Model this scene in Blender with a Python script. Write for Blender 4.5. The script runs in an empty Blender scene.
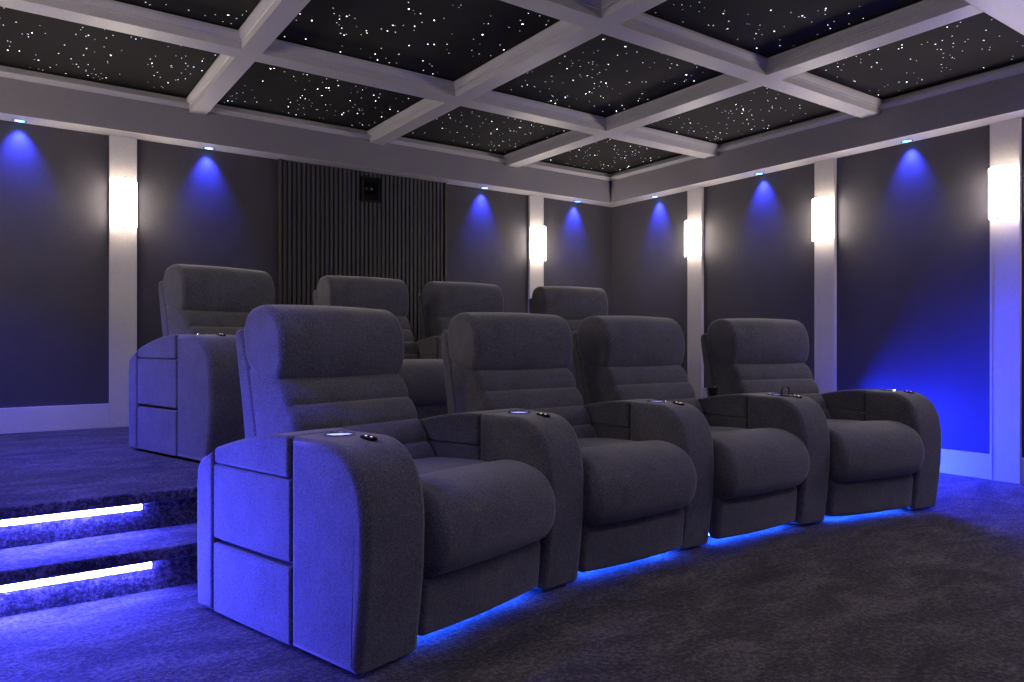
import bpy, bmesh, math, random
from math import sin, cos, tan, pi, radians as R
from mathutils import Matrix, Vector

random.seed(11)
sc = bpy.context.scene
COL = sc.collection

# ------------------------------------------------------------------ materials
def new_mat(name):
    m = bpy.data.materials.new(name); m.use_nodes = True
    nt = m.node_tree
    return m, nt, nt.nodes['Principled BSDF']

def node(nt, kind, **kw):
    n = nt.nodes.new(kind)
    for k, v in kw.items():
        if k in n.inputs: n.inputs[k].default_value = v
        else: setattr(n, k, v)
    return n

def ramp(nt, fac, stops):
    r = nt.nodes.new('ShaderNodeValToRGB')
    while len(r.color_ramp.elements) < len(stops): r.color_ramp.elements.new(.5)
    for e, (p, c) in zip(r.color_ramp.elements, stops):
        e.position = p; e.color = (*c, 1)
    nt.links.new(fac, r.inputs['Fac'])
    return r

def paint(name, col, rough=.55, bump=.05, scale=90, metal=0):
    m, nt, b = new_mat(name)
    b.inputs['Roughness'].default_value = rough
    b.inputs['Metallic'].default_value = metal
    tc = node(nt, 'ShaderNodeTexCoord')
    n = node(nt, 'ShaderNodeTexNoise', Scale=scale, Detail=3.0)
    nt.links.new(tc.outputs['Object'], n.inputs['Vector'])
    r = ramp(nt, n.outputs['Fac'], [(.3, [c*.94 for c in col]), (.7, [min(1, c*1.05) for c in col])])
    nt.links.new(r.outputs['Color'], b.inputs['Base Color'])
    if bump:
        bp = node(nt, 'ShaderNodeBump', Strength=bump, Distance=.002)
        nt.links.new(n.outputs['Fac'], bp.inputs['Height']); nt.links.new(bp.outputs['Normal'], b.inputs['Normal'])
    return m

def fabric(name, dark, light, fine=520, coarse=9, bump=.5, dist=.0022, rough=.9, sheen=.25):
    m, nt, b = new_mat(name)
    b.inputs['Roughness'].default_value = rough
    b.inputs['Specular IOR Level'].default_value = .2
    b.inputs['Sheen Weight'].default_value = sheen
    b.inputs['Sheen Roughness'].default_value = .5
    tc = node(nt, 'ShaderNodeTexCoord')
    mp = node(nt, 'ShaderNodeMapping'); nt.links.new(tc.outputs['Object'], mp.inputs['Vector'])
    n1 = node(nt, 'ShaderNodeTexNoise', Scale=float(fine), Detail=2.0)
    n2 = node(nt, 'ShaderNodeTexNoise', Scale=float(coarse), Detail=4.0, Roughness=.6)
    n3 = node(nt, 'ShaderNodeTexNoise', Scale=float(fine)*.5, Detail=2.0)
    for n in (n1, n2, n3): nt.links.new(mp.outputs['Vector'], n.inputs['Vector'])
    a = node(nt, 'ShaderNodeMath', operation='MULTIPLY'); a.inputs[1].default_value = .5
    nt.links.new(n1.outputs['Fac'], a.inputs[0])
    a2 = node(nt, 'ShaderNodeMath', operation='MULTIPLY_ADD'); a2.inputs[1].default_value = .3
    nt.links.new(n3.outputs['Fac'], a2.inputs[0]); nt.links.new(a.outputs[0], a2.inputs[2])
    a3 = node(nt, 'ShaderNodeMath', operation='MULTIPLY_ADD'); a3.inputs[1].default_value = .20
    nt.links.new(n2.outputs['Fac'], a3.inputs[0]); nt.links.new(a2.outputs[0], a3.inputs[2])
    r = ramp(nt, a3.outputs[0], [(.38, dark), (.62, light)])
    nt.links.new(r.outputs['Color'], b.inputs['Base Color'])
    bp = node(nt, 'ShaderNodeBump', Strength=bump, Distance=dist)
    nt.links.new(a2.outputs[0], bp.inputs['Height'])
    bp2 = node(nt, 'ShaderNodeBump', Strength=.25, Distance=.02)
    nt.links.new(n2.outputs['Fac'], bp2.inputs['Height']); nt.links.new(bp.outputs['Normal'], bp2.inputs['Normal'])
    nt.links.new(bp2.outputs['Normal'], b.inputs['Normal'])
    return m

def glow(name, col, strength, sample=True):
    m, nt, b = new_mat(name)
    b.inputs['Base Color'].default_value = (*[min(1, c) for c in col], 1)
    b.inputs['Emission Color'].default_value = (*col, 1)
    b.inputs['Emission Strength'].default_value = strength
    if not sample: m.cycles.emission_sampling = 'NONE'
    return m

def carpet():
    m, nt, b = new_mat('carpet')
    b.inputs['Roughness'].default_value = 1
    b.inputs['Specular IOR Level'].default_value = .05
    b.inputs['Sheen Weight'].default_value = .2
    tc = node(nt, 'ShaderNodeTexCoord')
    fine = node(nt, 'ShaderNodeTexNoise', Scale=190.0, Detail=2.0)
    tuft = node(nt, 'ShaderNodeTexNoise', Scale=60.0, Detail=4.0, Roughness=.75)
    mp = node(nt, 'ShaderNodeMapping'); mp.inputs['Scale'].default_value = (1.6, 3.2, 1); mp.inputs['Rotation'].default_value = (0, 0, .5)
    brush = node(nt, 'ShaderNodeTexNoise', Scale=2.2, Detail=5.0, Roughness=.62, Distortion=.8)
    for n in (fine, tuft): nt.links.new(tc.outputs['Object'], n.inputs['Vector'])
    nt.links.new(tc.outputs['Object'], mp.inputs['Vector']); nt.links.new(mp.outputs['Vector'], brush.inputs['Vector'])
    s1 = node(nt, 'ShaderNodeMath', operation='MULTIPLY'); s1.inputs[1].default_value = .30
    nt.links.new(brush.outputs['Fac'], s1.inputs[0])
    s2 = node(nt, 'ShaderNodeMath', operation='MULTIPLY_ADD'); s2.inputs[1].default_value = .22
    nt.links.new(fine.outputs['Fac'], s2.inputs[0]); nt.links.new(s1.outputs[0], s2.inputs[2])
    s3 = node(nt, 'ShaderNodeMath', operation='MULTIPLY_ADD'); s3.inputs[1].default_value = .48
    nt.links.new(tuft.outputs['Fac'], s3.inputs[0]); nt.links.new(s2.outputs[0], s3.inputs[2])
    r = ramp(nt, s3.outputs[0], [(.42, (.014, .011, .011)), (.50, (.066, .055, .051)), (.58, (.21, .18, .168))])
    nt.links.new(r.outputs['Color'], b.inputs['Base Color'])
    bp = node(nt, 'ShaderNodeBump', Strength=1.0, Distance=.035)
    nt.links.new(s3.outputs[0], bp.inputs['Height']); nt.links.new(bp.outputs['Normal'], b.inputs['Normal'])
    return m

M = {}
M['trim'] = paint('white_trim_paint', (.62, .60, .61), .5, .03)
M['wall'] = fabric('wall_fabric', (.053, .049, .063), (.083, .078, .092), 420, 3, .25, .0012, .62, .1)
M['chair'] = fabric('grey_chair_fabric', (.043, .042, .050), (.162, .158, .184), 300, 7, .7, .003, .9, .45)
M['dark_fabric'] = fabric('dark_fabric', (.02, .02, .024), (.05, .05, .055))
M['carpet'] = carpet()
M['slat'] = paint('slat_grey', (.055, .052, .062), .6, .04, 60)
M['felt'] = paint('black_felt', (.008, .008, .010), .95, .2, 300)
M['slat_trim'] = paint('slat_trim', (.06, .045, .04), .5, .03)
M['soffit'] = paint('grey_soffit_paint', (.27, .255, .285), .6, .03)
M['star_panel'] = paint('star_panel', (.013, .011, .010), .95, .1, 300)
M['velvet'] = paint('black_velvet', (.006, .006, .007), .95, .1, 300)
M['black'] = paint('black_plastic', (.012, .012, .014), .3, 0)
M['gloss'] = paint('black_gloss', (.004, .004, .005), .22, 0)
M['chrome'] = paint('chrome', (.75, .75, .78), .18, 0, metal=1)
M['amber'] = paint('dark_glass', (.012, .010, .010), .08, 0)
M['sconce'] = glow('sconce_glass', (1.0, .87, .735), 36.0)
M['sconce_in'] = glow('sconce_glass_inside', (1.0, .87, .735), 2.5)
M['led'] = glow('step_led', (.05, .055, 1.0), 720.0)
M['led_right'] = glow('step_led_right', (.010, .022, 1.0), 2900.0)
M['seat_led'] = glow('seat_led', (.012, .075, 1.0), 80.0)
M['puck'] = glow('puck_led', (.12, .35, 1.0), 9.0, False)
M['cup_led'] = glow('cup_led', (.28, .30, 1.0), 2.2, False)
STARS = [glow('star_light_%s' % n_, (.88, .93, 1.0), e_, False) for n_, e_ in (('faint', .4), ('dim', 1.3), ('mid', 4.0), ('bright', 10.0))]
M['red_led'] = glow('button_led', (1.0, .75, .65), .8, False)

# ------------------------------------------------------------------ mesh helpers
def finish(bm, name, mat, parent=None, smooth=None, loc=None):
    me = bpy.data.meshes.new(name)
    bmesh.ops.recalc_face_normals(bm, faces=bm.faces[:])
    bm.to_mesh(me); bm.free()
    me.materials.append(mat)
    if smooth is not None:
        for p in me.polygons: p.use_smooth = True
        me.set_sharp_from_angle(angle=R(smooth))
    return link(name, me, parent, loc)

def link(name, me, parent=None, loc=None):
    o = bpy.data.objects.new(name, me); COL.objects.link(o)
    if parent: o.parent = parent
    if loc: o.location = loc
    if name in ('armrest', 'storage_lid', 'footrest', 'back_shell', 'headrest', 'seat'):
        md = o.modifiers.new('normals', 'WEIGHTED_NORMAL'); md.keep_sharp = True; md.weight = 80
    return o

def box(bm, x0, x1, y0, y1, z0, z1, bevel=0):
    r = bmesh.ops.create_cube(bm, size=1)
    vs = r['verts']
    bmesh.ops.transform(bm, verts=vs, matrix=Matrix.Translation(((x0+x1)/2, (y0+y1)/2, (z0+z1)/2)) @ Matrix.Diagonal((x1-x0, y1-y0, z1-z0, 1)))
    if bevel:
        es = list({e for v in vs for e in v.link_edges})
        bmesh.ops.bevel(bm, geom=es, offset=bevel, segments=2, affect='EDGES', profile=.6)

def area2(p):
    return sum(p[i][0]*p[(i+1) % len(p)][1]-p[(i+1) % len(p)][0]*p[i][1] for i in range(len(p)))

def inset_poly(p, d):
    n = len(p); out = []
    for i in range(n):
        a, b, c = Vector(p[i-1]), Vector(p[i]), Vector(p[(i+1) % n])
        e1 = (b-a); e2 = (c-b)
        if e1.length < 1e-9: e1 = e2
        if e2.length < 1e-9: e2 = e1
        e1.normalize(); e2.normalize()
        n1 = Vector((-e1.y, e1.x)); n2 = Vector((-e2.y, e2.x))
        m = n1+n2
        if m.length < 1e-6: m = n1
        m.normalize()
        k = min(1.6, 1/max(.3, m.dot(n1)))
        out.append(tuple(b+m*d*k))
    return out

def loft(bm, prof, xl, xr, r=.02, seg=5, puff=0):
    """a (y, z) outline drawn out along x between xl(y) and xr(y), its two rims rounded with radius r"""
    if area2(prof) < 0: prof = prof[::-1]
    fl = xl if callable(xl) else (lambda y: xl)
    fr = xr if callable(xr) else (lambda y: xr)
    rings = []
    for k in range(seg, -1, -1):
        a = k/seg*pi/2
        q = inset_poly(prof, r*(1-cos(a)))
        rings.append([bm.verts.new((fl(y)+r-r*sin(a), y, z)) for y, z in q])
    if puff:
        for t in (.2, .4, .5, .6, .8):
            q = inset_poly(prof, -puff*(1-(2*t-1)**2))
            rings.append([bm.verts.new(((fl(y)+r)*(1-t)+(fr(y)-r)*t, y, z)) for y, z in q])
    for k in range(seg+1):
        a = k/seg*pi/2
        q = inset_poly(prof, r*(1-cos(a)))
        rings.append([bm.verts.new((fr(y)-r+r*sin(a), y, z)) for y, z in q])
    n = len(prof)
    for A, B in zip(rings, rings[1:]):
        for i in range(n):
            bm.faces.new((A[i], A[(i+1) % n], B[(i+1) % n], B[i]))
    bm.faces.new(rings[0][::-1]); bm.faces.new(rings[-1])

def fillet(pts, n=6):
    """polygon of (y, z, radius) with rounded corners"""
    out = []; m = len(pts)
    for i in range(m):
        p = Vector(pts[i][:2]); r = pts[i][2]
        a = Vector(pts[i-1][:2])-p; b = Vector(pts[(i+1) % m][:2])-p
        if r <= 0: out.append(tuple(p)); continue
        la, lb = a.length, b.length
        a.normalize(); b.normalize()
        half = a.angle(b)/2
        t = min(r/tan(half), la*.49, lb*.49)
        p0 = p+a*t; p1 = p+b*t
        for k in range(n+1):
            s = k/n
            out.append(tuple(p0*(1-s)**2+p*2*s*(1-s)+p1*s*s))
    return out

def spline(pts, n=6, closed=True):
    out = []; m = len(pts)
    for i in range(m if closed else m-1):
        g = lambda j: Vector(pts[j % m] if closed else pts[max(0, min(m-1, j))])
        p0, p1, p2, p3 = g(i-1), g(i), g(i+1), g(i+2)
        for k in range(n):
            t = k/n
            out.append(tuple(.5*((2*p1)+(p2-p0)*t+(2*p0-5*p1+4*p2-p3)*t*t+(3*p1-p0-3*p2+p3)*t**3)))
    if not closed: out.append(tuple(pts[-1]))
    return out

def lathe(bm, prof, seg=24, centre=(0, 0), caps=True):
    rings = []
    for r, z in prof:
        rings.append([bm.verts.new((centre[0]+r*cos(2*pi*i/seg), centre[1]+r*sin(2*pi*i/seg), z)) for i in range(seg)])
    for A, B in zip(rings, rings[1:]):
        for i in range(seg): bm.faces.new((A[i], A[(i+1) % seg], B[(i+1) % seg], B[i]))
    if caps:
        bm.faces.new(rings[0][::-1]); bm.faces.new(rings[-1])

def extrude_path(bm, prof, p0, p1, axis):
    """a cross-section (offset, z) swept straight from p0 to p1 along 'x' or 'y'"""
    ends = []
    for p in (p0, p1):
        ends.append([bm.verts.new((p, o, z) if axis == 'x' else (o, p, z)) for o, z in prof])
    n = len(prof)
    for i in range(n): bm.faces.new((ends[0][i], ends[0][(i+1) % n], ends[1][(i+1) % n], ends[1][i]))
    bm.faces.new(ends[0][::-1]); bm.faces.new(ends[1])

def tag(o, label=None, cat=None, group=None, kind=None):
    for k, v in (('label', label), ('category', cat), ('group', group), ('kind', kind)):
        if v: o[k] = v
    return o

def empty(name, loc=(0, 0, 0), rz=0):
    o = bpy.data.objects.new(name, None); COL.objects.link(o)
    o.location = loc; o.rotation_euler = (0, 0, rz); o.empty_display_size = .1
    return o

def copy_tree(o, parent=None):
    c = o.copy(); COL.objects.link(c)
    if parent: c.parent = parent
    for ch in list(o.children): copy_tree(ch, c)
    return c

def struct(name, bm, mat, smooth=None):
    return tag(finish(bm, name, mat, smooth=smooth), kind='structure')

# ------------------------------------------------------------------ room dimensions
XL, XR, YF, YB = -.7, 5.39, -2.4, 5.792
SOF = .186                     # depth of the ceiling soffit
ZS, ZC, ZT = 2.361, 2.587, 2.621   # soffit underside, foot and top of its ledge
ZBEAM, ZP = 2.5615, 2.668       # beam underside, star panel
ZPL, ZST = .315, .158          # platform and first step
YPL, YST = 3.22, 2.925         # nosing fronts

bm = bmesh.new(); box(bm, XL-.1, XR+.1, YF-.1, YB+.1, -.12, 0); struct('floor', bm, M['carpet'])

def stair(name, x0, x1, yfront, yback, z, base=0.0):
    """a carpeted step: rounded nosing that overhangs the riser by 2 cm"""
    pts = [(yback, base, 0), (yfront+.030, base, 0), (yfront+.030, z-.05, .004), (yfront, z-.046, .012), (yfront, z, .016), (yback, z, 0)]
    b = bmesh.new(); extrude_path(b, fillet(pts, 5), x0, x1, 'x')
    return struct(name, b, M['carpet'], 40)
stair('floor_platform', XL, XR, YPL, YB, ZPL)
stair('floor_step_left', XL, .95, YST, YPL+.0295, ZST)
stair('floor_step_right', 4.30, XR, YST, YPL+.0295, ZST)

for nm, a in (('wall_back', (XL-.1, XR+.1, YB, YB+.1, 0, 2.8)), ('wall_right', (XR, XR+.1, YF-.1, YB, 0, 2.8)),
              ('wall_left', (XL-.1, XL, YF-.1, YB, 0, 2.8)), ('wall_front', (XL, XR, YF-.1, YF, 0, 2.8))):
    bm = bmesh.new(); box(bm, *a); struct(nm, bm, M['wall'])
bm = bmesh.new(); box(bm, XL-.1, XR+.1, YF-.1, YB+.1, 2.8, 2.9); struct('ceiling', bm, M['velvet'])

# soffit round the walls: plain face, pale ledge moulding along its upper edge
SOFL = .36                     # the left soffit is deeper
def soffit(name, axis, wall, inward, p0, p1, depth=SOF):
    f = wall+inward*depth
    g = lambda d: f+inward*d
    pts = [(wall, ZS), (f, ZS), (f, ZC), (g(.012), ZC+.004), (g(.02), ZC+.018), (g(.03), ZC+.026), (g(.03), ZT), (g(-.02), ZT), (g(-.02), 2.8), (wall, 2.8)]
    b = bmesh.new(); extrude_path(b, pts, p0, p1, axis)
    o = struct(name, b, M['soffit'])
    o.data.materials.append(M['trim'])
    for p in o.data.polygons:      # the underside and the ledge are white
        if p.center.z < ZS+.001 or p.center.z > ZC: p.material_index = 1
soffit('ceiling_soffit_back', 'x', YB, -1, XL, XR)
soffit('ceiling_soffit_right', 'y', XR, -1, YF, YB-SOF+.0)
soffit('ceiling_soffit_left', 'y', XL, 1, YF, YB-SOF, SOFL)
YFS = 1.612
bm = bmesh.new(); box(bm, XL+SOFL, XR-SOF, YF, YFS, ZBEAM, 2.8, .004); struct('ceiling_soffit_front', bm, M['trim'])

# coffer beams
def beam_prof(a, b):
    m = [(a, ZBEAM), (a, ZBEAM+.040), (a-.006, ZBEAM+.044), (a-.006, ZBEAM+.052), (a-.014, ZBEAM+.062), (a-.024, ZBEAM+.080), (a-.024, ZBEAM+.094), (a+.02, ZBEAM+.094), (a+.02, 2.8)]
    return m+[(a+b-o, z) for o, z in m[::-1]]
XBEAMS = [(1.109, 1.221), (2.503, 2.626), (3.870, 4.012)]
YBEAMS = [(2.766, 2.897), (4.222, 4.358)]
n_trim = 1
for a, b in XBEAMS:
    bm = bmesh.new(); extrude_path(bm, beam_prof(a, b), YFS, YB-SOF, 'y'); struct('ceiling_beam', bm, M['trim'])
xs = [XL+SOFL]+[v for ab in XBEAMS for v in ab]+[XR-SOF]
for a, b in YBEAMS:
    for i in range(0, len(xs), 2):
        # cross pieces run between the long beams
        bm = bmesh.new(); extrude_path(bm, beam_prof(a, b), xs[i], xs[i+1], 'x'); struct('ceiling_beam', bm, M['trim'])

# star panels: one in every coffer
ys = [YFS]+[v for ab in YBEAMS for v in ab]+[YB-SOF]
row_words = ['front row of coffers', 'middle row of coffers', 'coffers along the back wall']
col_words = ['leftmost', 'second from left', 'third from left', 'rightmost, by the right wall']
star_bm = bmesh.new(); bmesh.ops.create_icosphere(star_bm, subdivisions=1, radius=1)
sv = [v.co.copy() for v in star_bm.verts]; sf = [[v.index for v in f.verts] for f in star_bm.faces]; star_bm.free()
for j in range(3):
    for i in range(4):
        x0, x1, y0, y1 = xs[2*i]+.02, xs[2*i+1]-.02, ys[2*j]+.02, ys[2*j+1]-.02
        p = empty('star_panel', ((x0+x1)/2, (y0+y1)/2, ZP))
        tag(p, 'black star-dotted ceiling panel, %s in the %s' % (col_words[i], row_words[j]), 'ceiling panel', 'star ceiling panels')
        hx, hy = (x1-x0)/2, (y1-y0)/2
        b = bmesh.new(); box(b, -hx, hx, -hy, hy, 0, .03); finish(b, 'panel', M['star_panel'], p)
        b = bmesh.new()
        t = .012
        box(b, -hx-t, -hx, -hy-t, hy+t, -.012, .03); box(b, hx, hx+t, -hy-t, hy+t, -.012, .03)
        box(b, -hx, hx, -hy-t, -hy, -.012, .03); box(b, -hx, hx, hy, hy+t, -.012, .03)
        finish(b, 'shade_rim', M['velvet'], p)  # black rim, stands in for the soft shadow along the panel edges
        b = bmesh.new()
        for k in range(int(125*(hx*hy*4)/1.5)):
            r = random.choice((.0028, .0030, .0032, .0036, .0042)); lvl = random.choice((0, 0, 0, 1, 1, 1, 2, 2, 3))
            cx, cy = random.uniform(-hx+.01, hx-.01), random.uniform(-hy+.01, hy-.01)
            vs = [b.verts.new((cx+v.x*r, cy+v.y*r, v.z*r*.7)) for v in sv]
            for f in sf: b.faces.new([vs[q] for q in f]).material_index = lvl
        s = finish(b, 'star_lights', STARS[0], p)
        for m_ in STARS[1:]: s.data.materials.append(m_)
        s['kind'] = 'stuff'

# skirting, pilasters
PIL_R = [4.62, 3.297, 2.029, .74, -.55, -1.84]
PIL_B = [.706, 4.352]
PW, PT = .172, .03
def pilaster(axis, wall, inward, c, z0, k):
    b = bmesh.new()
    lo, hi = sorted((wall, wall+inward*PT))
    if axis == 'x': box(b, c-PW/2, c+PW/2, lo, hi, z0, ZS, .003)
    else: box(b, lo, hi, c-PW/2, c+PW/2, z0, ZS, .003)
    # two shallow raised side beads
    l2, h2 = sorted((wall+inward*PT, wall+inward*(PT+.004)))
    for s in (-1, 1):
        e0, e1 = sorted((c+s*PW/2, c+s*(PW/2-.012)))
        if axis == 'x': box(b, e0, e1, l2, h2, z0, ZS)
        else: box(b, l2, h2, e0, e1, z0, ZS)
    struct('trim_%d' % k, b, M['trim'])
k = 1
for c in PIL_B: pilaster('x', YB, -1, c, ZPL, k); k += 1
for c in PIL_R: pilaster('y', XR, -1, c, ZPL if c > YPL else 0, k); k += 1
for c in PIL_R: pilaster('y', XL, 1, c, ZPL if c > YPL else 0, k); k += 1
SL0, SL1 = 1.800, 3.318
BH = .168
bm = bmesh.new()
for a, b in ((XL, PIL_B[0]-PW/2), (PIL_B[0]+PW/2, SL0), (SL1, PIL_B[1]-PW/2), (PIL_B[1]+PW/2, XR)):
    box(bm, a, b, YB-.022, YB, ZPL, ZPL+BH, .004)
struct('baseboard_back', bm, M['trim'])
for nm, wall, inward in (('baseboard_right', XR, -1), ('baseboard_left', XL, 1)):
    bm = bmesh.new(); lo, hi = sorted((wall, wall+inward*.022))
    edges = [YF]+sorted(v for c in PIL_R for v in (c-PW/2, c+PW/2))+[YB-.022]
    for i in range(0, len(edges), 2):
        a, b = edges[i], edges[i+1]
        if b > YPL > a:
            box(bm, lo, hi, a, YPL, 0, BH, .004); box(bm, lo, hi, YPL, b, ZPL, ZPL+BH, .004)
        else:
            z = ZPL if a > YPL else 0
            box(bm, lo, hi, a, b, z, z+BH, .004)
    struct(nm, bm, M['trim'])

# ------------------------------------------------------------------ slatted panel and projector port
sp = empty('slatted_panel', ((SL0+SL1)/2, YB-.003, ZPL))
tag(sp, 'tall dark grey vertical slat panel in the middle of the back wall', 'slat panel')
W = SL1-SL0; H = ZS-ZPL
PJ = (2.574-(SL0+SL1)/2, .15, 2.105-ZPL, 2.315-ZPL)     # centre x, width, z range of the port
bm = bmesh.new(); box(bm, -W/2, W/2, -.012, 0, 0, H); finish(bm, 'felt_backing', M['felt'], sp)
for s in (-1, 1):
    a, b = sorted((s*W/2, s*(W/2-.018))); bm = bmesh.new(); box(bm, a, b, -.045, 0, 0, H, .002)
    finish(bm, 'edge_trim', M['slat_trim'], sp)
NS = 38; pitch = (W-.05)/NS
for i in range(NS):
    cx = -W/2+.025+pitch*(i+.5)
    bm = bmesh.new()
    if abs(cx-PJ[0]) < PJ[1]/2+.012:
        box(bm, cx-.0125, cx+.0125, -.034, -.012, 0, PJ[2], .002)
        box(bm, cx-.0125, cx+.0125, -.034, -.012, PJ[3], H-.004, .002)
    else:
        box(bm, cx-.0125, cx+.0125, -.034, -.012, 0, H-.004, .002)
    finish(bm, 'slat', M['slat'], sp)
pj = empty('projector', ((SL0+SL1)/2+PJ[0], YB-.017, ZPL+(PJ[2]+PJ[3])/2))
tag(pj, 'small black projector opening with a lens, set high in the slat panel', 'projector')
w, h = PJ[1]/2, (PJ[3]-PJ[2])/2
bm = bmesh.new()
box(bm, -w, -w+.01, -.045, 0, -h, h); box(bm, w-.01, w, -.045, 0, -h, h); box(bm, -w+.01, w-.01, -.045, 0, h-.01, h); box(bm, -w+.01, w-.01, -.045, 0, -h, -h+.01)
finish(bm, 'housing', M['felt'], pj)
bm = bmesh.new(); box(bm, -w+.01, w-.01, -.006, 0, -h+.01, h-.01); finish(bm, 'back_plate', M['velvet'], pj)
bm = bmesh.new(); lathe(bm, [(.052, .0), (.052, .03), (.046, .034), (.040, .022), (.040, 0)], 28)
bmesh.ops.rotate(bm, verts=bm.verts, cent=(0, 0, 0), matrix=Matrix.Rotation(pi/2, 3, 'X'))
ring = finish(bm, 'lens_ring', M['gloss'], pj, 40, (.0, -.006, .01))
bm = bmesh.new(); lathe(bm, [(.039, .0), (.036, .012), (.025, .02), (.010, .024), (.001, .0245)], 24)
bmesh.ops.rotate(bm, verts=bm.verts, cent=(0, 0, 0), matrix=Matrix.Rotation(pi/2, 3, 'X'))
finish(bm, 'lens', M['gloss'], ring, 60)

# ------------------------------------------------------------------ sconces
def make_sconce():
    root = empty('wall_sconce')
    b = bmesh.new(); box(b, -.035, .035, -.012, 0, -.10, .10, .003); finish(b, 'back_plate', M['chrome'], root)
    h, w, d = .164, .083, .088
    b = bmesh.new(); prof = []
    n = 16
    outer = [(w*cos(pi+pi*i/n), -.012+d*sin(pi+pi*i/n)) for i in range(n+1)]
    inner = [(x*.93, -.012+(y+.012)*.93) for x, y in outer]
    hs = [h-(.014 if i in (0, n) else .004 if i in (1, n-1) else 0) for i in range(n+1)]
    lo = [b.verts.new((x, y, -q)) for (x, y), q in zip(outer, hs)]; hi = [b.verts.new((x, y, q)) for (x, y), q in zip(outer, hs)]
    li = [b.verts.new((x, y, -q)) for (x, y), q in zip(inner, hs)]; hh = [b.verts.new((x, y, q)) for (x, y), q in zip(inner, hs)]
    for i in range(n):
        b.faces.new((lo[i], lo[i+1], hi[i+1], hi[i])); b.faces.new((li[i+1], li[i], hh[i], hh[i+1]))
        b.faces.new((hi[i], hi[i+1], hh[i+1], hh[i])); b.faces.new((lo[i+1], lo[i], li[i], li[i+1]))
    b.faces.new((lo[0], hi[0], hh[0], li[0])); b.faces.new((lo[n], li[n], hh[n], hi[n]))
    o = finish(b, 'glass_shade', M['sconce'], root, 50); o.data.materials.append(M['sconce_in'])
    for p in o.data.polygons:
        c = p.center
        if (c.x/w)**2+((c.y+.012)/d)**2 < .92: p.material_index = 1
    for s in (-1, 1):
        b = bmesh.new(); box(b, -.006, .006, -.10, -.012, s*(h-.012)-.003, s*(h-.012)+.003)
        lathe(b, [(.003, s*(h-.02)), (.003, s*(h+.002)), (.006, s*(h+.004)), (.006, s*(h+.010)), (.002, s*(h+.014))], 10, (0, -.101))
        finish(b, 'bracket', M['chrome'], root, 40)
    return root
ZSC = 1.884
sconce = make_sconce()
spots = [((PIL_B[0], YB-PT), 0, 'lit white glass wall sconce on the left pilaster of the back wall'),
         ((PIL_B[1], YB-PT), 0, 'lit white glass wall sconce on the back wall pilaster near the corner'),
         ((XR-PT, PIL_R[0]), -pi/2, 'lit white glass wall sconce on the right wall pilaster nearest the corner'),
         ((XR-PT, PIL_R[1]), -pi/2, 'lit white glass wall sconce on the middle pilaster in view on the right wall'),
         ((XR-PT, PIL_R[2]), -pi/2, 'large lit white glass wall sconce at the right edge of the photo'),
         ((XR-PT, PIL_R[3]), -pi/2, 'lit white glass wall sconce on the right wall beside the front ceiling soffit'),
         ((XR-PT, PIL_R[4]), -pi/2, 'lit white glass wall sconce on the right wall near the front wall'),
         ((XL+PT, PIL_R[0]), pi/2, 'lit white glass wall sconce on the left wall nearest the back corner'),
         ((XL+PT, PIL_R[1]), pi/2, 'lit white glass wall sconce on the left wall above the steps'),
         ((XL+PT, PIL_R[2]), pi/2, 'lit white glass wall sconce on the left wall in front of the steps')]
for i, ((x, y), rz, lab) in enumerate(spots):
    o = sconce if i == 0 else copy_tree(sconce)
    o.location = (x, y, ZSC); o.rotation_euler = (0, 0, rz)
    tag(o, lab, 'wall lamp', 'wall sconces on the pilasters')

# ------------------------------------------------------------------ blue downlights in the soffit
def make_puck():
    root = empty('downlight')
    b = bmesh.new(); lathe(b, [(.040, 0), (.040, -.004), (.034, -.007), (.030, -.004), (.030, 0)], 28); finish(b, 'trim_ring', M['chrome'], root, 40)
    b = bmesh.new(); lathe(b, [(.0295, 0), (.0295, -.004), (.015, -.0045), (.002, -.005)], 24); finish(b, 'lens', M['puck'], root, 40)
    return root
puck = make_puck()
pk = [((.10, YB-.06), 'on the back wall at the left edge of the photo'), ((1.27, YB-.06), 'on the back wall right of the left pilaster'),
      ((3.72, YB-.06), 'on the back wall between the slat panel and the pilaster'), ((4.86, YB-.06), 'on the back wall beside the room corner'),
      ((XR-.06, 5.10), 'on the right wall beside the room corner'), ((XR-.06, 3.885), 'on the right wall between the two farther pilasters'),
      ((XR-.06, 2.64), 'on the right wall beside the largest sconce'),
      ((XR-.06, 1.38), 'on the right wall ahead of the largest sconce'),
      ((-.44, 5.0), 'over the left aisle at the back of the platform'), ((-.44, 3.9), 'over the left aisle at the front of the platform'), ((-.44, 2.64), 'over the left aisle in front of the steps')]
for i, ((x, y), lab) in enumerate(pk):
    o = puck if i == 0 else copy_tree(puck)
    o.location = (x, y, ZS)
    tag(o, 'small round blue ceiling downlight %s' % lab, 'downlight', 'blue downlights in the soffit')
    L = bpy.data.lights.new('downlight_beam', 'SPOT'); L.color = (.035, .05, 1.0); L.energy = 75; L.spot_size = R(76); L.spot_blend = 1.0; L.shadow_soft_size = .02
    lo = bpy.data.objects.new('downlight_beam', L); COL.objects.link(lo)
    lo.location = (x, y, ZS-.012)
    tgt = Vector((x+.55, y, 0)) if x < 0 else Vector((x, y+.8, 0)) if y > 5.5 else Vector((x+.8, y, 0))
    if x < 0: L.energy = 340; L.spot_size = R(75); L.color = (.012, .02, 1.0)
    lo.rotation_euler = (tgt-lo.location).to_track_quat('-Z', 'Y').to_euler()

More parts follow.
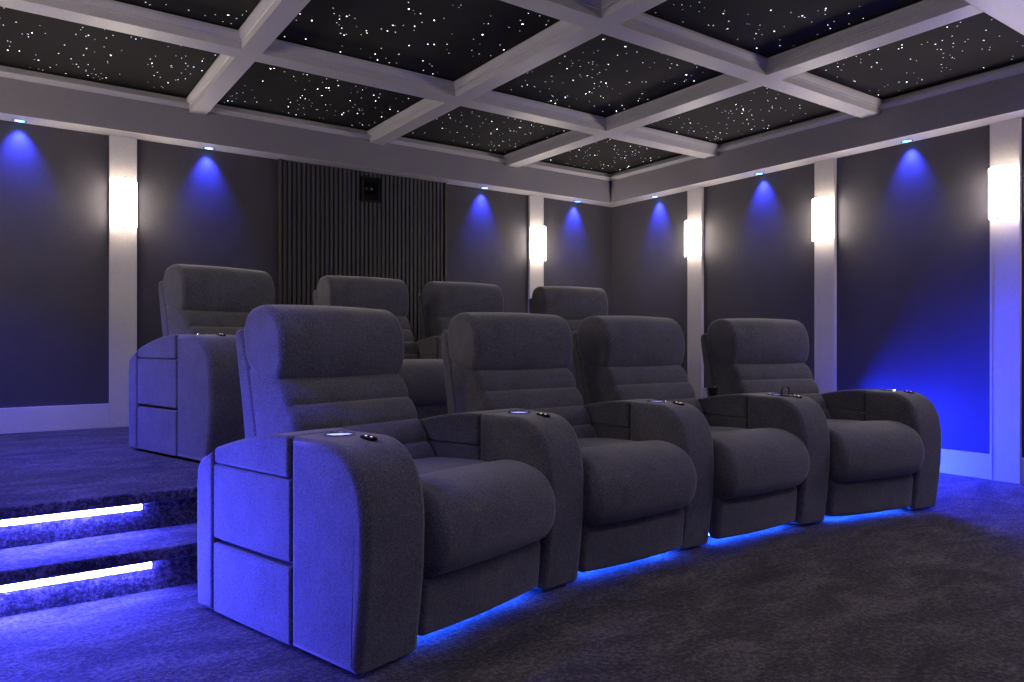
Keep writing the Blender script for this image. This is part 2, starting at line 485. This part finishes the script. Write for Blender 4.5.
# ------------------------------------------------------------------ step lights
def step_light(x0, x1, y, z, lab, mat='led'):
    root = empty('step_light', ((x0+x1)/2, y, z))
    hw = (x1-x0)/2
    b = bmesh.new(); box(b, -hw, hw, -.006, 0, -.0115, .0105); finish(b, 'aluminium_channel', M['chrome'], root)
    b = bmesh.new()
    loft(b, fillet([(-.006, -.010, 0), (-.014, -.010, .004), (-.014, .010, .004), (-.006, .010, 0)], 3), -hw+.002, hw-.002, .002, 2)
    finish(b, 'diffuser', M[mat], root, 40)
    tag(root, lab, 'strip light', 'blue strip lights under the step nosings')
step_light(XL+.03, .465, YPL+.030, ZPL-.061, 'glowing blue strip light under the platform edge at left, the upper of two')
step_light(XL+.03, .455, YST+.030, ZST-.061, 'glowing blue strip light under the first step at left, the lower of two')
step_light(4.62, XR-.03, YPL+.030, ZPL-.061, 'blue strip light under the platform edge behind the right end of the front row', 'led_right')
step_light(4.62, XR-.03, YST+.030, ZST-.061, 'blue strip light under the first step behind the right end of the front row', 'led_right')

# ------------------------------------------------------------------ recliners
ZA = .637
WEDGE = R(4)
def arm_top(y):
    """height of the armrest top along its length"""
    if y < .36: return ZA
    t = (y-.36)/.54
    return ZA-.115*t**1.7

def arm_meshes(wl, wr, hw=.0985):
    """armrest meshes; the side walls splay by wl and wr radians towards the back"""
    L = lambda y: -(hw+max(0, y)*tan(wl)); Rr = lambda y: hw+max(0, y)*tan(wr)
    b = bmesh.new()
    # front block with its big rounded nose
    nose = []
    for k in range(15):
        a = k/14*pi/2
        nose.append((.185-.185*max(0, sin(a))**.88, .385+(ZA-.385)*max(0, cos(a))**.80))
    low = [(.003, .28), (.013, .18), (.027, .08), (.034, .022), (.044, .012)]
    prof = nose+low+[(.345, .012), (.345, ZA)]
    loft(b, prof, L, Rr, .027, 6)
    # core, side panels (upper one above the pocket slot, lower one below it), rear strip
    ins = .030
    loft(b, [(.34, .02), (.80, .02), (.80, .50), (.34, .50)], lambda y: L(y)+ins, lambda y: Rr(y)-ins, .004, 2)
    loft(b, fillet([(.347, .262, .010), (.790, .262, .010), (.790, .509, .010), (.347, .509, .010)], 4), lambda y: L(y)+.003, lambda y: Rr(y)-.003, .008, 4)
    loft(b, fillet([(.347, .016, .010), (.790, .016, .010), (.790, .247, .010), (.347, .247, .010)], 4), lambda y: L(y)+.002, lambda y: Rr(y)-.002, .008, 4)
    rear = [(.792, .014), (.90, .014), (.905, .30), (.903, .44), (.895, .495), (.875, .520), (.84, .532), (.792, arm_top(.792)-.003)]
    loft(b, rear, L, Rr, .018, 4)
    body = b
    # storage lid over the rear half
    b = bmesh.new()
    top = [(y, arm_top(y)+.002) for y in [.352+(.783-.352)*i/10 for i in range(11)]]
    lid = [(.783, .512), (.352, .512)]+top
    loft(b, fillet([(y, z, .016 if i in (0, 1, 2, len(lid)-1) else 0) for i, (y, z) in enumerate(lid)], 4), L, Rr, .013, 4)
    return body, b

def to_mesh(bm, name, mat, smooth=35):
    bmesh.ops.recalc_face_normals(bm, faces=bm.faces[:])
    me = bpy.data.meshes.new(name); bm.to_mesh(me); bm.free(); me.materials.append(mat)
    for p in me.polygons: p.use_smooth = True
    me.set_sharp_from_angle(angle=R(smooth))
    return me

# where the four seats and five arms of a row stand on its arc: chair turns, arm turns, and the splay of each arm's sides
THETA = [15.5, 1.5, -.5, -12]
POS = [12, 4, -4, -12]
ARMS = [dict(phi=15.5, wl=0, wr=0, hw=.117), dict(phi=8, wl=7.5, wr=6.5, hw=.0985), dict(phi=.5, wl=1, wr=1, hw=.0985),
        dict(phi=-6.5, wl=6, wr=5.5, hw=.0985), dict(phi=-12, wl=0, wr=0, hw=.0985)]
for q in ARMS:
    a, l = arm_meshes(R(q['wl']), R(q['wr']), q['hw'])
    q['mesh'] = (to_mesh(a, 'armrest', M['chair']), to_mesh(l, 'storage_lid', M['chair']))
# cup holder, its glowing well, and the oval button panel
b = bmesh.new(); lathe(b, [(.036, -.02), (.0465, .0), (.0465, .003), (.043, .0055), (.038, .003), (.036, -.02)], 32, caps=False); CUP = to_mesh(b, 'cup_holder', M['chrome'])
b = bmesh.new(); lathe(b, [(.0375, .0005), (.030, .0012), (.002, .0014)], 28); WELL = to_mesh(b, 'glow_ring', M['cup_led'])
b = bmesh.new(); lathe(b, [(.026, -.004), (.026, .002), (.023, .004), (.002, .0045)], 24)
bmesh.ops.scale(b, verts=b.verts, vec=(.75, 1.25, 1)); PANEL = to_mesh(b, 'button_panel', M['gloss'])
b = bmesh.new(); lathe(b, [(.0035, 0), (.0035, .002), (.001, .0025)], 10); BUTTON = to_mesh(b, 'button', M['red_led'])

# seat: a fat front roll and the flatter sitting surface behind it
roll = spline([(.215, .440), (.205, .472), (.14, .486), (.06, .478), (-.010, .448), (-.050, .395), (-.062, .335), (-.048, .270), (-.008, .222), (.05, .206), (.13, .222), (.20, .32)], 5)
pan = spline([(.214, .440), (.26, .464), (.42, .462), (.56, .452), (.62, .44), (.62, .30), (.42, .27), (.24, .27), (.20, .30), (.20, .42)], 5)
b = bmesh.new(); loft(b, roll, -.297, .297, .045, 6, .005); SEAT_ROLL = to_mesh(b, 'seat_roll', M['chair'], 50)
b = bmesh.new(); loft(b, pan, -.296, .296, .03, 5, .006); SEAT = to_mesh(b, 'seat', M['chair'], 50)
foot = fillet([(.026, .032, .024), (.014, .19, .026), (.028, .236, .024), (.11, .240, .024), (.085, .032, .024)], 5)
b = bmesh.new(); loft(b, foot, -.293, .293, .022, 5, .007); FOOT = to_mesh(b, 'footrest', M['chair'], 50)
b = bmesh.new(); box(b, -.28, .28, .15, .80, .015, .265, .01); BASE = to_mesh(b, 'base', M['dark_fabric'])
b = bmesh.new(); loft(b, fillet([(.088, .052, .003), (.088, .036, .003), (.123, .036, .003), (.123, .052, .003)], 2), -.27, .27, .0025, 2); STRIP = to_mesh(b, 'light_strip', M['seat_led'])
# backrest: channelled front, straight outer shell behind, pillow on top
def back_front(t):
    return (.542+.218*t, .425+.352*t)
front = []
NCH = 4
for c in range(NCH):
    for k in range(9):
        s = k/8
        y, z = back_front((c+s)/NCH)
        u = .016*(max(0, 1-(2*s-1)**2))**.6 if 0 < s < 1 else 0
        front.append((y-u*.83, z+u*.55*.6))
front = front+[(.82, .84), (.985, .83), (.93, .52), (.87, .36), (.58, .36)]
b = bmesh.new(); loft(b, front, -.298, .298, .034, 5, 0); BACK = to_mesh(b, 'backrest', M['chair'], 32)
shell = spline([(.965, .40), (1.015, .68), (1.058, .90), (1.060, .950), (1.040, .966), (1.003, .948), (.950, .80), (.905, .60), (.865, .40), (.90, .36)], 4)
b = bmesh.new(); loft(b, shell, -.302, .302, .022, 5, .004); SHELL = to_mesh(b, 'back_shell', M['chair'], 50)
pillow = spline([(.800, .776), (.762, .790), (.744, .835), (.738, .895), (.750, .965), (.788, 1.025), (.848, 1.053), (.915, 1.052), (.972, 1.030), (1.006, .97), (1.000, .90), (.975, .830), (.90, .780)], 5)
b = bmesh.new(); loft(b, pillow, -.300, .300, .026, 6, .006); HEAD = to_mesh(b, 'headrest', M['chair'], 60)

def arm(parent, k):
    q = ARMS[k]; chair = 3 if k == 4 else k
    th, pos = R(THETA[chair]), R(POS[chair])
    if k in (0, 4):
        loc, rot = Vector((-.315-q['hw'], -.028, 0) if k == 0 else (.3015+q['hw'], 0, 0)), 0
    else:
        rc = RF*cos(WEDGE); f = R((16, 8, 0, -8, -16)[k])
        d = Vector((-RF*sin(f)+rc*sin(pos), RF*cos(f)-rc*cos(pos), 0))
        loc, rot = Matrix.Rotation(-th, 3, 'Z') @ d, R(q['phi'])-th
    a = link('armrest', q['mesh'][0], parent); a.location = loc; a.rotation_euler = (0, 0, rot)
    link('storage_lid', q['mesh'][1], a)
    c = link('cup_holder', CUP, a); c.location = (0, .262, ZA)
    w_ = link('glow_ring', WELL, a); w_.location = (0, .262, ZA)
    p = link('button_panel', PANEL, a); p.location = (.02, .150, ZA-.001); p.rotation_euler = (R(4), 0, 0)
    for dx, dy in ((0, .012), (0, -.012)):
        b_ = link('button', BUTTON, a); b_.location = (.02+dx, .150+dy, ZA-.001+.0042+dy*.07); b_.rotation_euler = (R(4), 0, 0)

def recliner(label, i, centre, z, group):
    rc = RF*cos(WEDGE); t = R(POS[i])
    root = empty('recliner', (centre[0]-rc*sin(t), centre[1]+rc*cos(t), z), R(THETA[i]))
    tag(root, label, 'recliner', group)
    link('base', BASE, root)
    st = link('seat', SEAT, root); link('front_roll', SEAT_ROLL, st)
    link('footrest', FOOT, root); bk = link('backrest', BACK, root); link('back_shell', SHELL, bk); link('headrest', HEAD, bk)
    tag(link('light_strip', STRIP, root), 'blue strip light under the footrest')
    arm(root, i)
    if i == 3: arm(root, 4)

CF, RF = (2.5, -3.615), 5.73
FRONT = ['large grey recliner at the left end of the front row, outer arm lit blue',
         'grey recliner second from left in the front row',
         'grey recliner third from left in the front row',
         'grey recliner at the right end of the front row, beside the blue-lit wall']
for i, lab in enumerate(FRONT): recliner(lab, i, CF, 0, 'front row of recliners')
CR = (2.53, -1.745)
REAR = ['grey recliner at the left end of the raised rear row, pocket slot in its arm',
        'grey recliner second from left in the raised rear row, before the slat panel',
        'grey recliner third from left in the raised rear row, at the slat panel edge',
        'grey recliner at the right end of the raised rear row, before a white pilaster']
for i, lab in enumerate(REAR): recliner(lab, i, CR, ZPL, 'raised rear row of recliners')

# small things on the armrest between the third and fourth front seats
def on_arm(x, y, z):
    t = R(-8)
    c = Vector((CF[0]-RF*sin(t), CF[1]+RF*cos(t), 0))
    return c+Matrix.Rotation(t, 3, 'Z') @ Vector((x, y, z))
# dark mitre gap where the two soffit faces meet
bm = bmesh.new(); xc, yc = XR-SOF, YB-SOF
v = [bm.verts.new(p) for p in ((xc-.016, yc, ZC), (xc, yc-.016, ZC), (xc-.002, yc, ZS+.02), (xc, yc-.002, ZS+.02), (xc, yc, ZC), (xc, yc, ZS+.02))]
for f in ((0, 1, 3, 2), (0, 4, 1), (2, 3, 5), (0, 2, 5, 4), (1, 4, 5, 3)): bm.faces.new([v[q] for q in f])
struct('trim_40', bm, M['velvet'])

hd = empty('armrest_holder', on_arm(-.02, .19, ZA-.001), R(-8))
tag(hd, 'small black upright loop holder beside the cup holder of the rightmost shared armrest', 'holder')
bm = bmesh.new()
path = spline([(-.026, 0), (-.026, .03), (-.020, .045), (0, .05), (.020, .045), (.026, .03), (.026, 0)], 4, False)
rings = []
for i, (px, pz) in enumerate(path):
    rings.append([bm.verts.new((px+.004*cos(2*pi*q/8)*(1 if abs(px) > .01 else .3), .004*sin(2*pi*q/8), pz+.004*cos(2*pi*q/8)*(0 if pz < .03 else .8))) for q in range(8)])
for A, B in zip(rings, rings[1:]):
    for q in range(8): bm.faces.new((A[q], A[(q+1) % 8], B[(q+1) % 8], B[q]))
finish(bm, 'loop', M['black'], hd, 50)
bm = bmesh.new(); lathe(bm, [(.036, 0), (.036, .004), (.033, .006), (.002, .006)], 20); finish(bm, 'foot_plate', M['black'], hd, 40)
cup = empty('tumbler', on_arm(-.075, .66, arm_top(.66)+.002), 0)
tag(cup, 'small dark glossy tumbler standing at the back of the rightmost shared armrest', 'cup')
bm = bmesh.new(); lathe(bm, [(.018, 0), (.021, .004), (.025, .04), (.027, .060), (.025, .060), (.023, .04), (.019, .01), (.002, .008)], 24); finish(bm, 'glass', M['amber'], cup, 40)
bm = bmesh.new(); lathe(bm, [(.0265, .058), (.028, .061), (.0255, .062), (.025, .059)], 24, caps=False); finish(bm, 'rim', M['chrome'], cup, 40)

# ------------------------------------------------------------------ light, camera, view
# added lamps without fixtures under the front soffit, dim fill for the seat fronts
for x in (.6, 2.2, 3.8):
    L = bpy.data.lights.new('front_fill_light', 'AREA'); L.shape = 'DISK'; L.size = .12; L.energy = 5; L.color = (1, .9, .82)
    o = bpy.data.objects.new('front_fill_light', L); COL.objects.link(o); o.location = (x, .3, ZBEAM-.004)

w = bpy.data.worlds.new('World'); sc.world = w; w.use_nodes = True
w.node_tree.nodes['Background'].inputs['Color'].default_value = (.3, .3, .4, 1)
w.node_tree.nodes['Background'].inputs['Strength'].default_value = .02

cam = bpy.data.cameras.new('camera'); co = bpy.data.objects.new('camera', cam); COL.objects.link(co)
cam.sensor_width = 36; cam.lens = 726.7/1024*36; cam.clip_start = .02
co.location = (0, 0, .92); co.rotation_euler = (pi/2, 0, R(-35.13))
sc.camera = co
sc.view_settings.view_transform = 'Standard'; sc.view_settings.look = 'None'
sc.view_settings.gamma = 1; sc.view_settings.exposure = 0
sc.view_settings.use_curve_mapping = False
sc.cycles.use_denoising = True
sc.cycles.max_bounces = 8; sc.cycles.diffuse_bounces = 5
sc.cycles.sample_clamp_indirect = 6
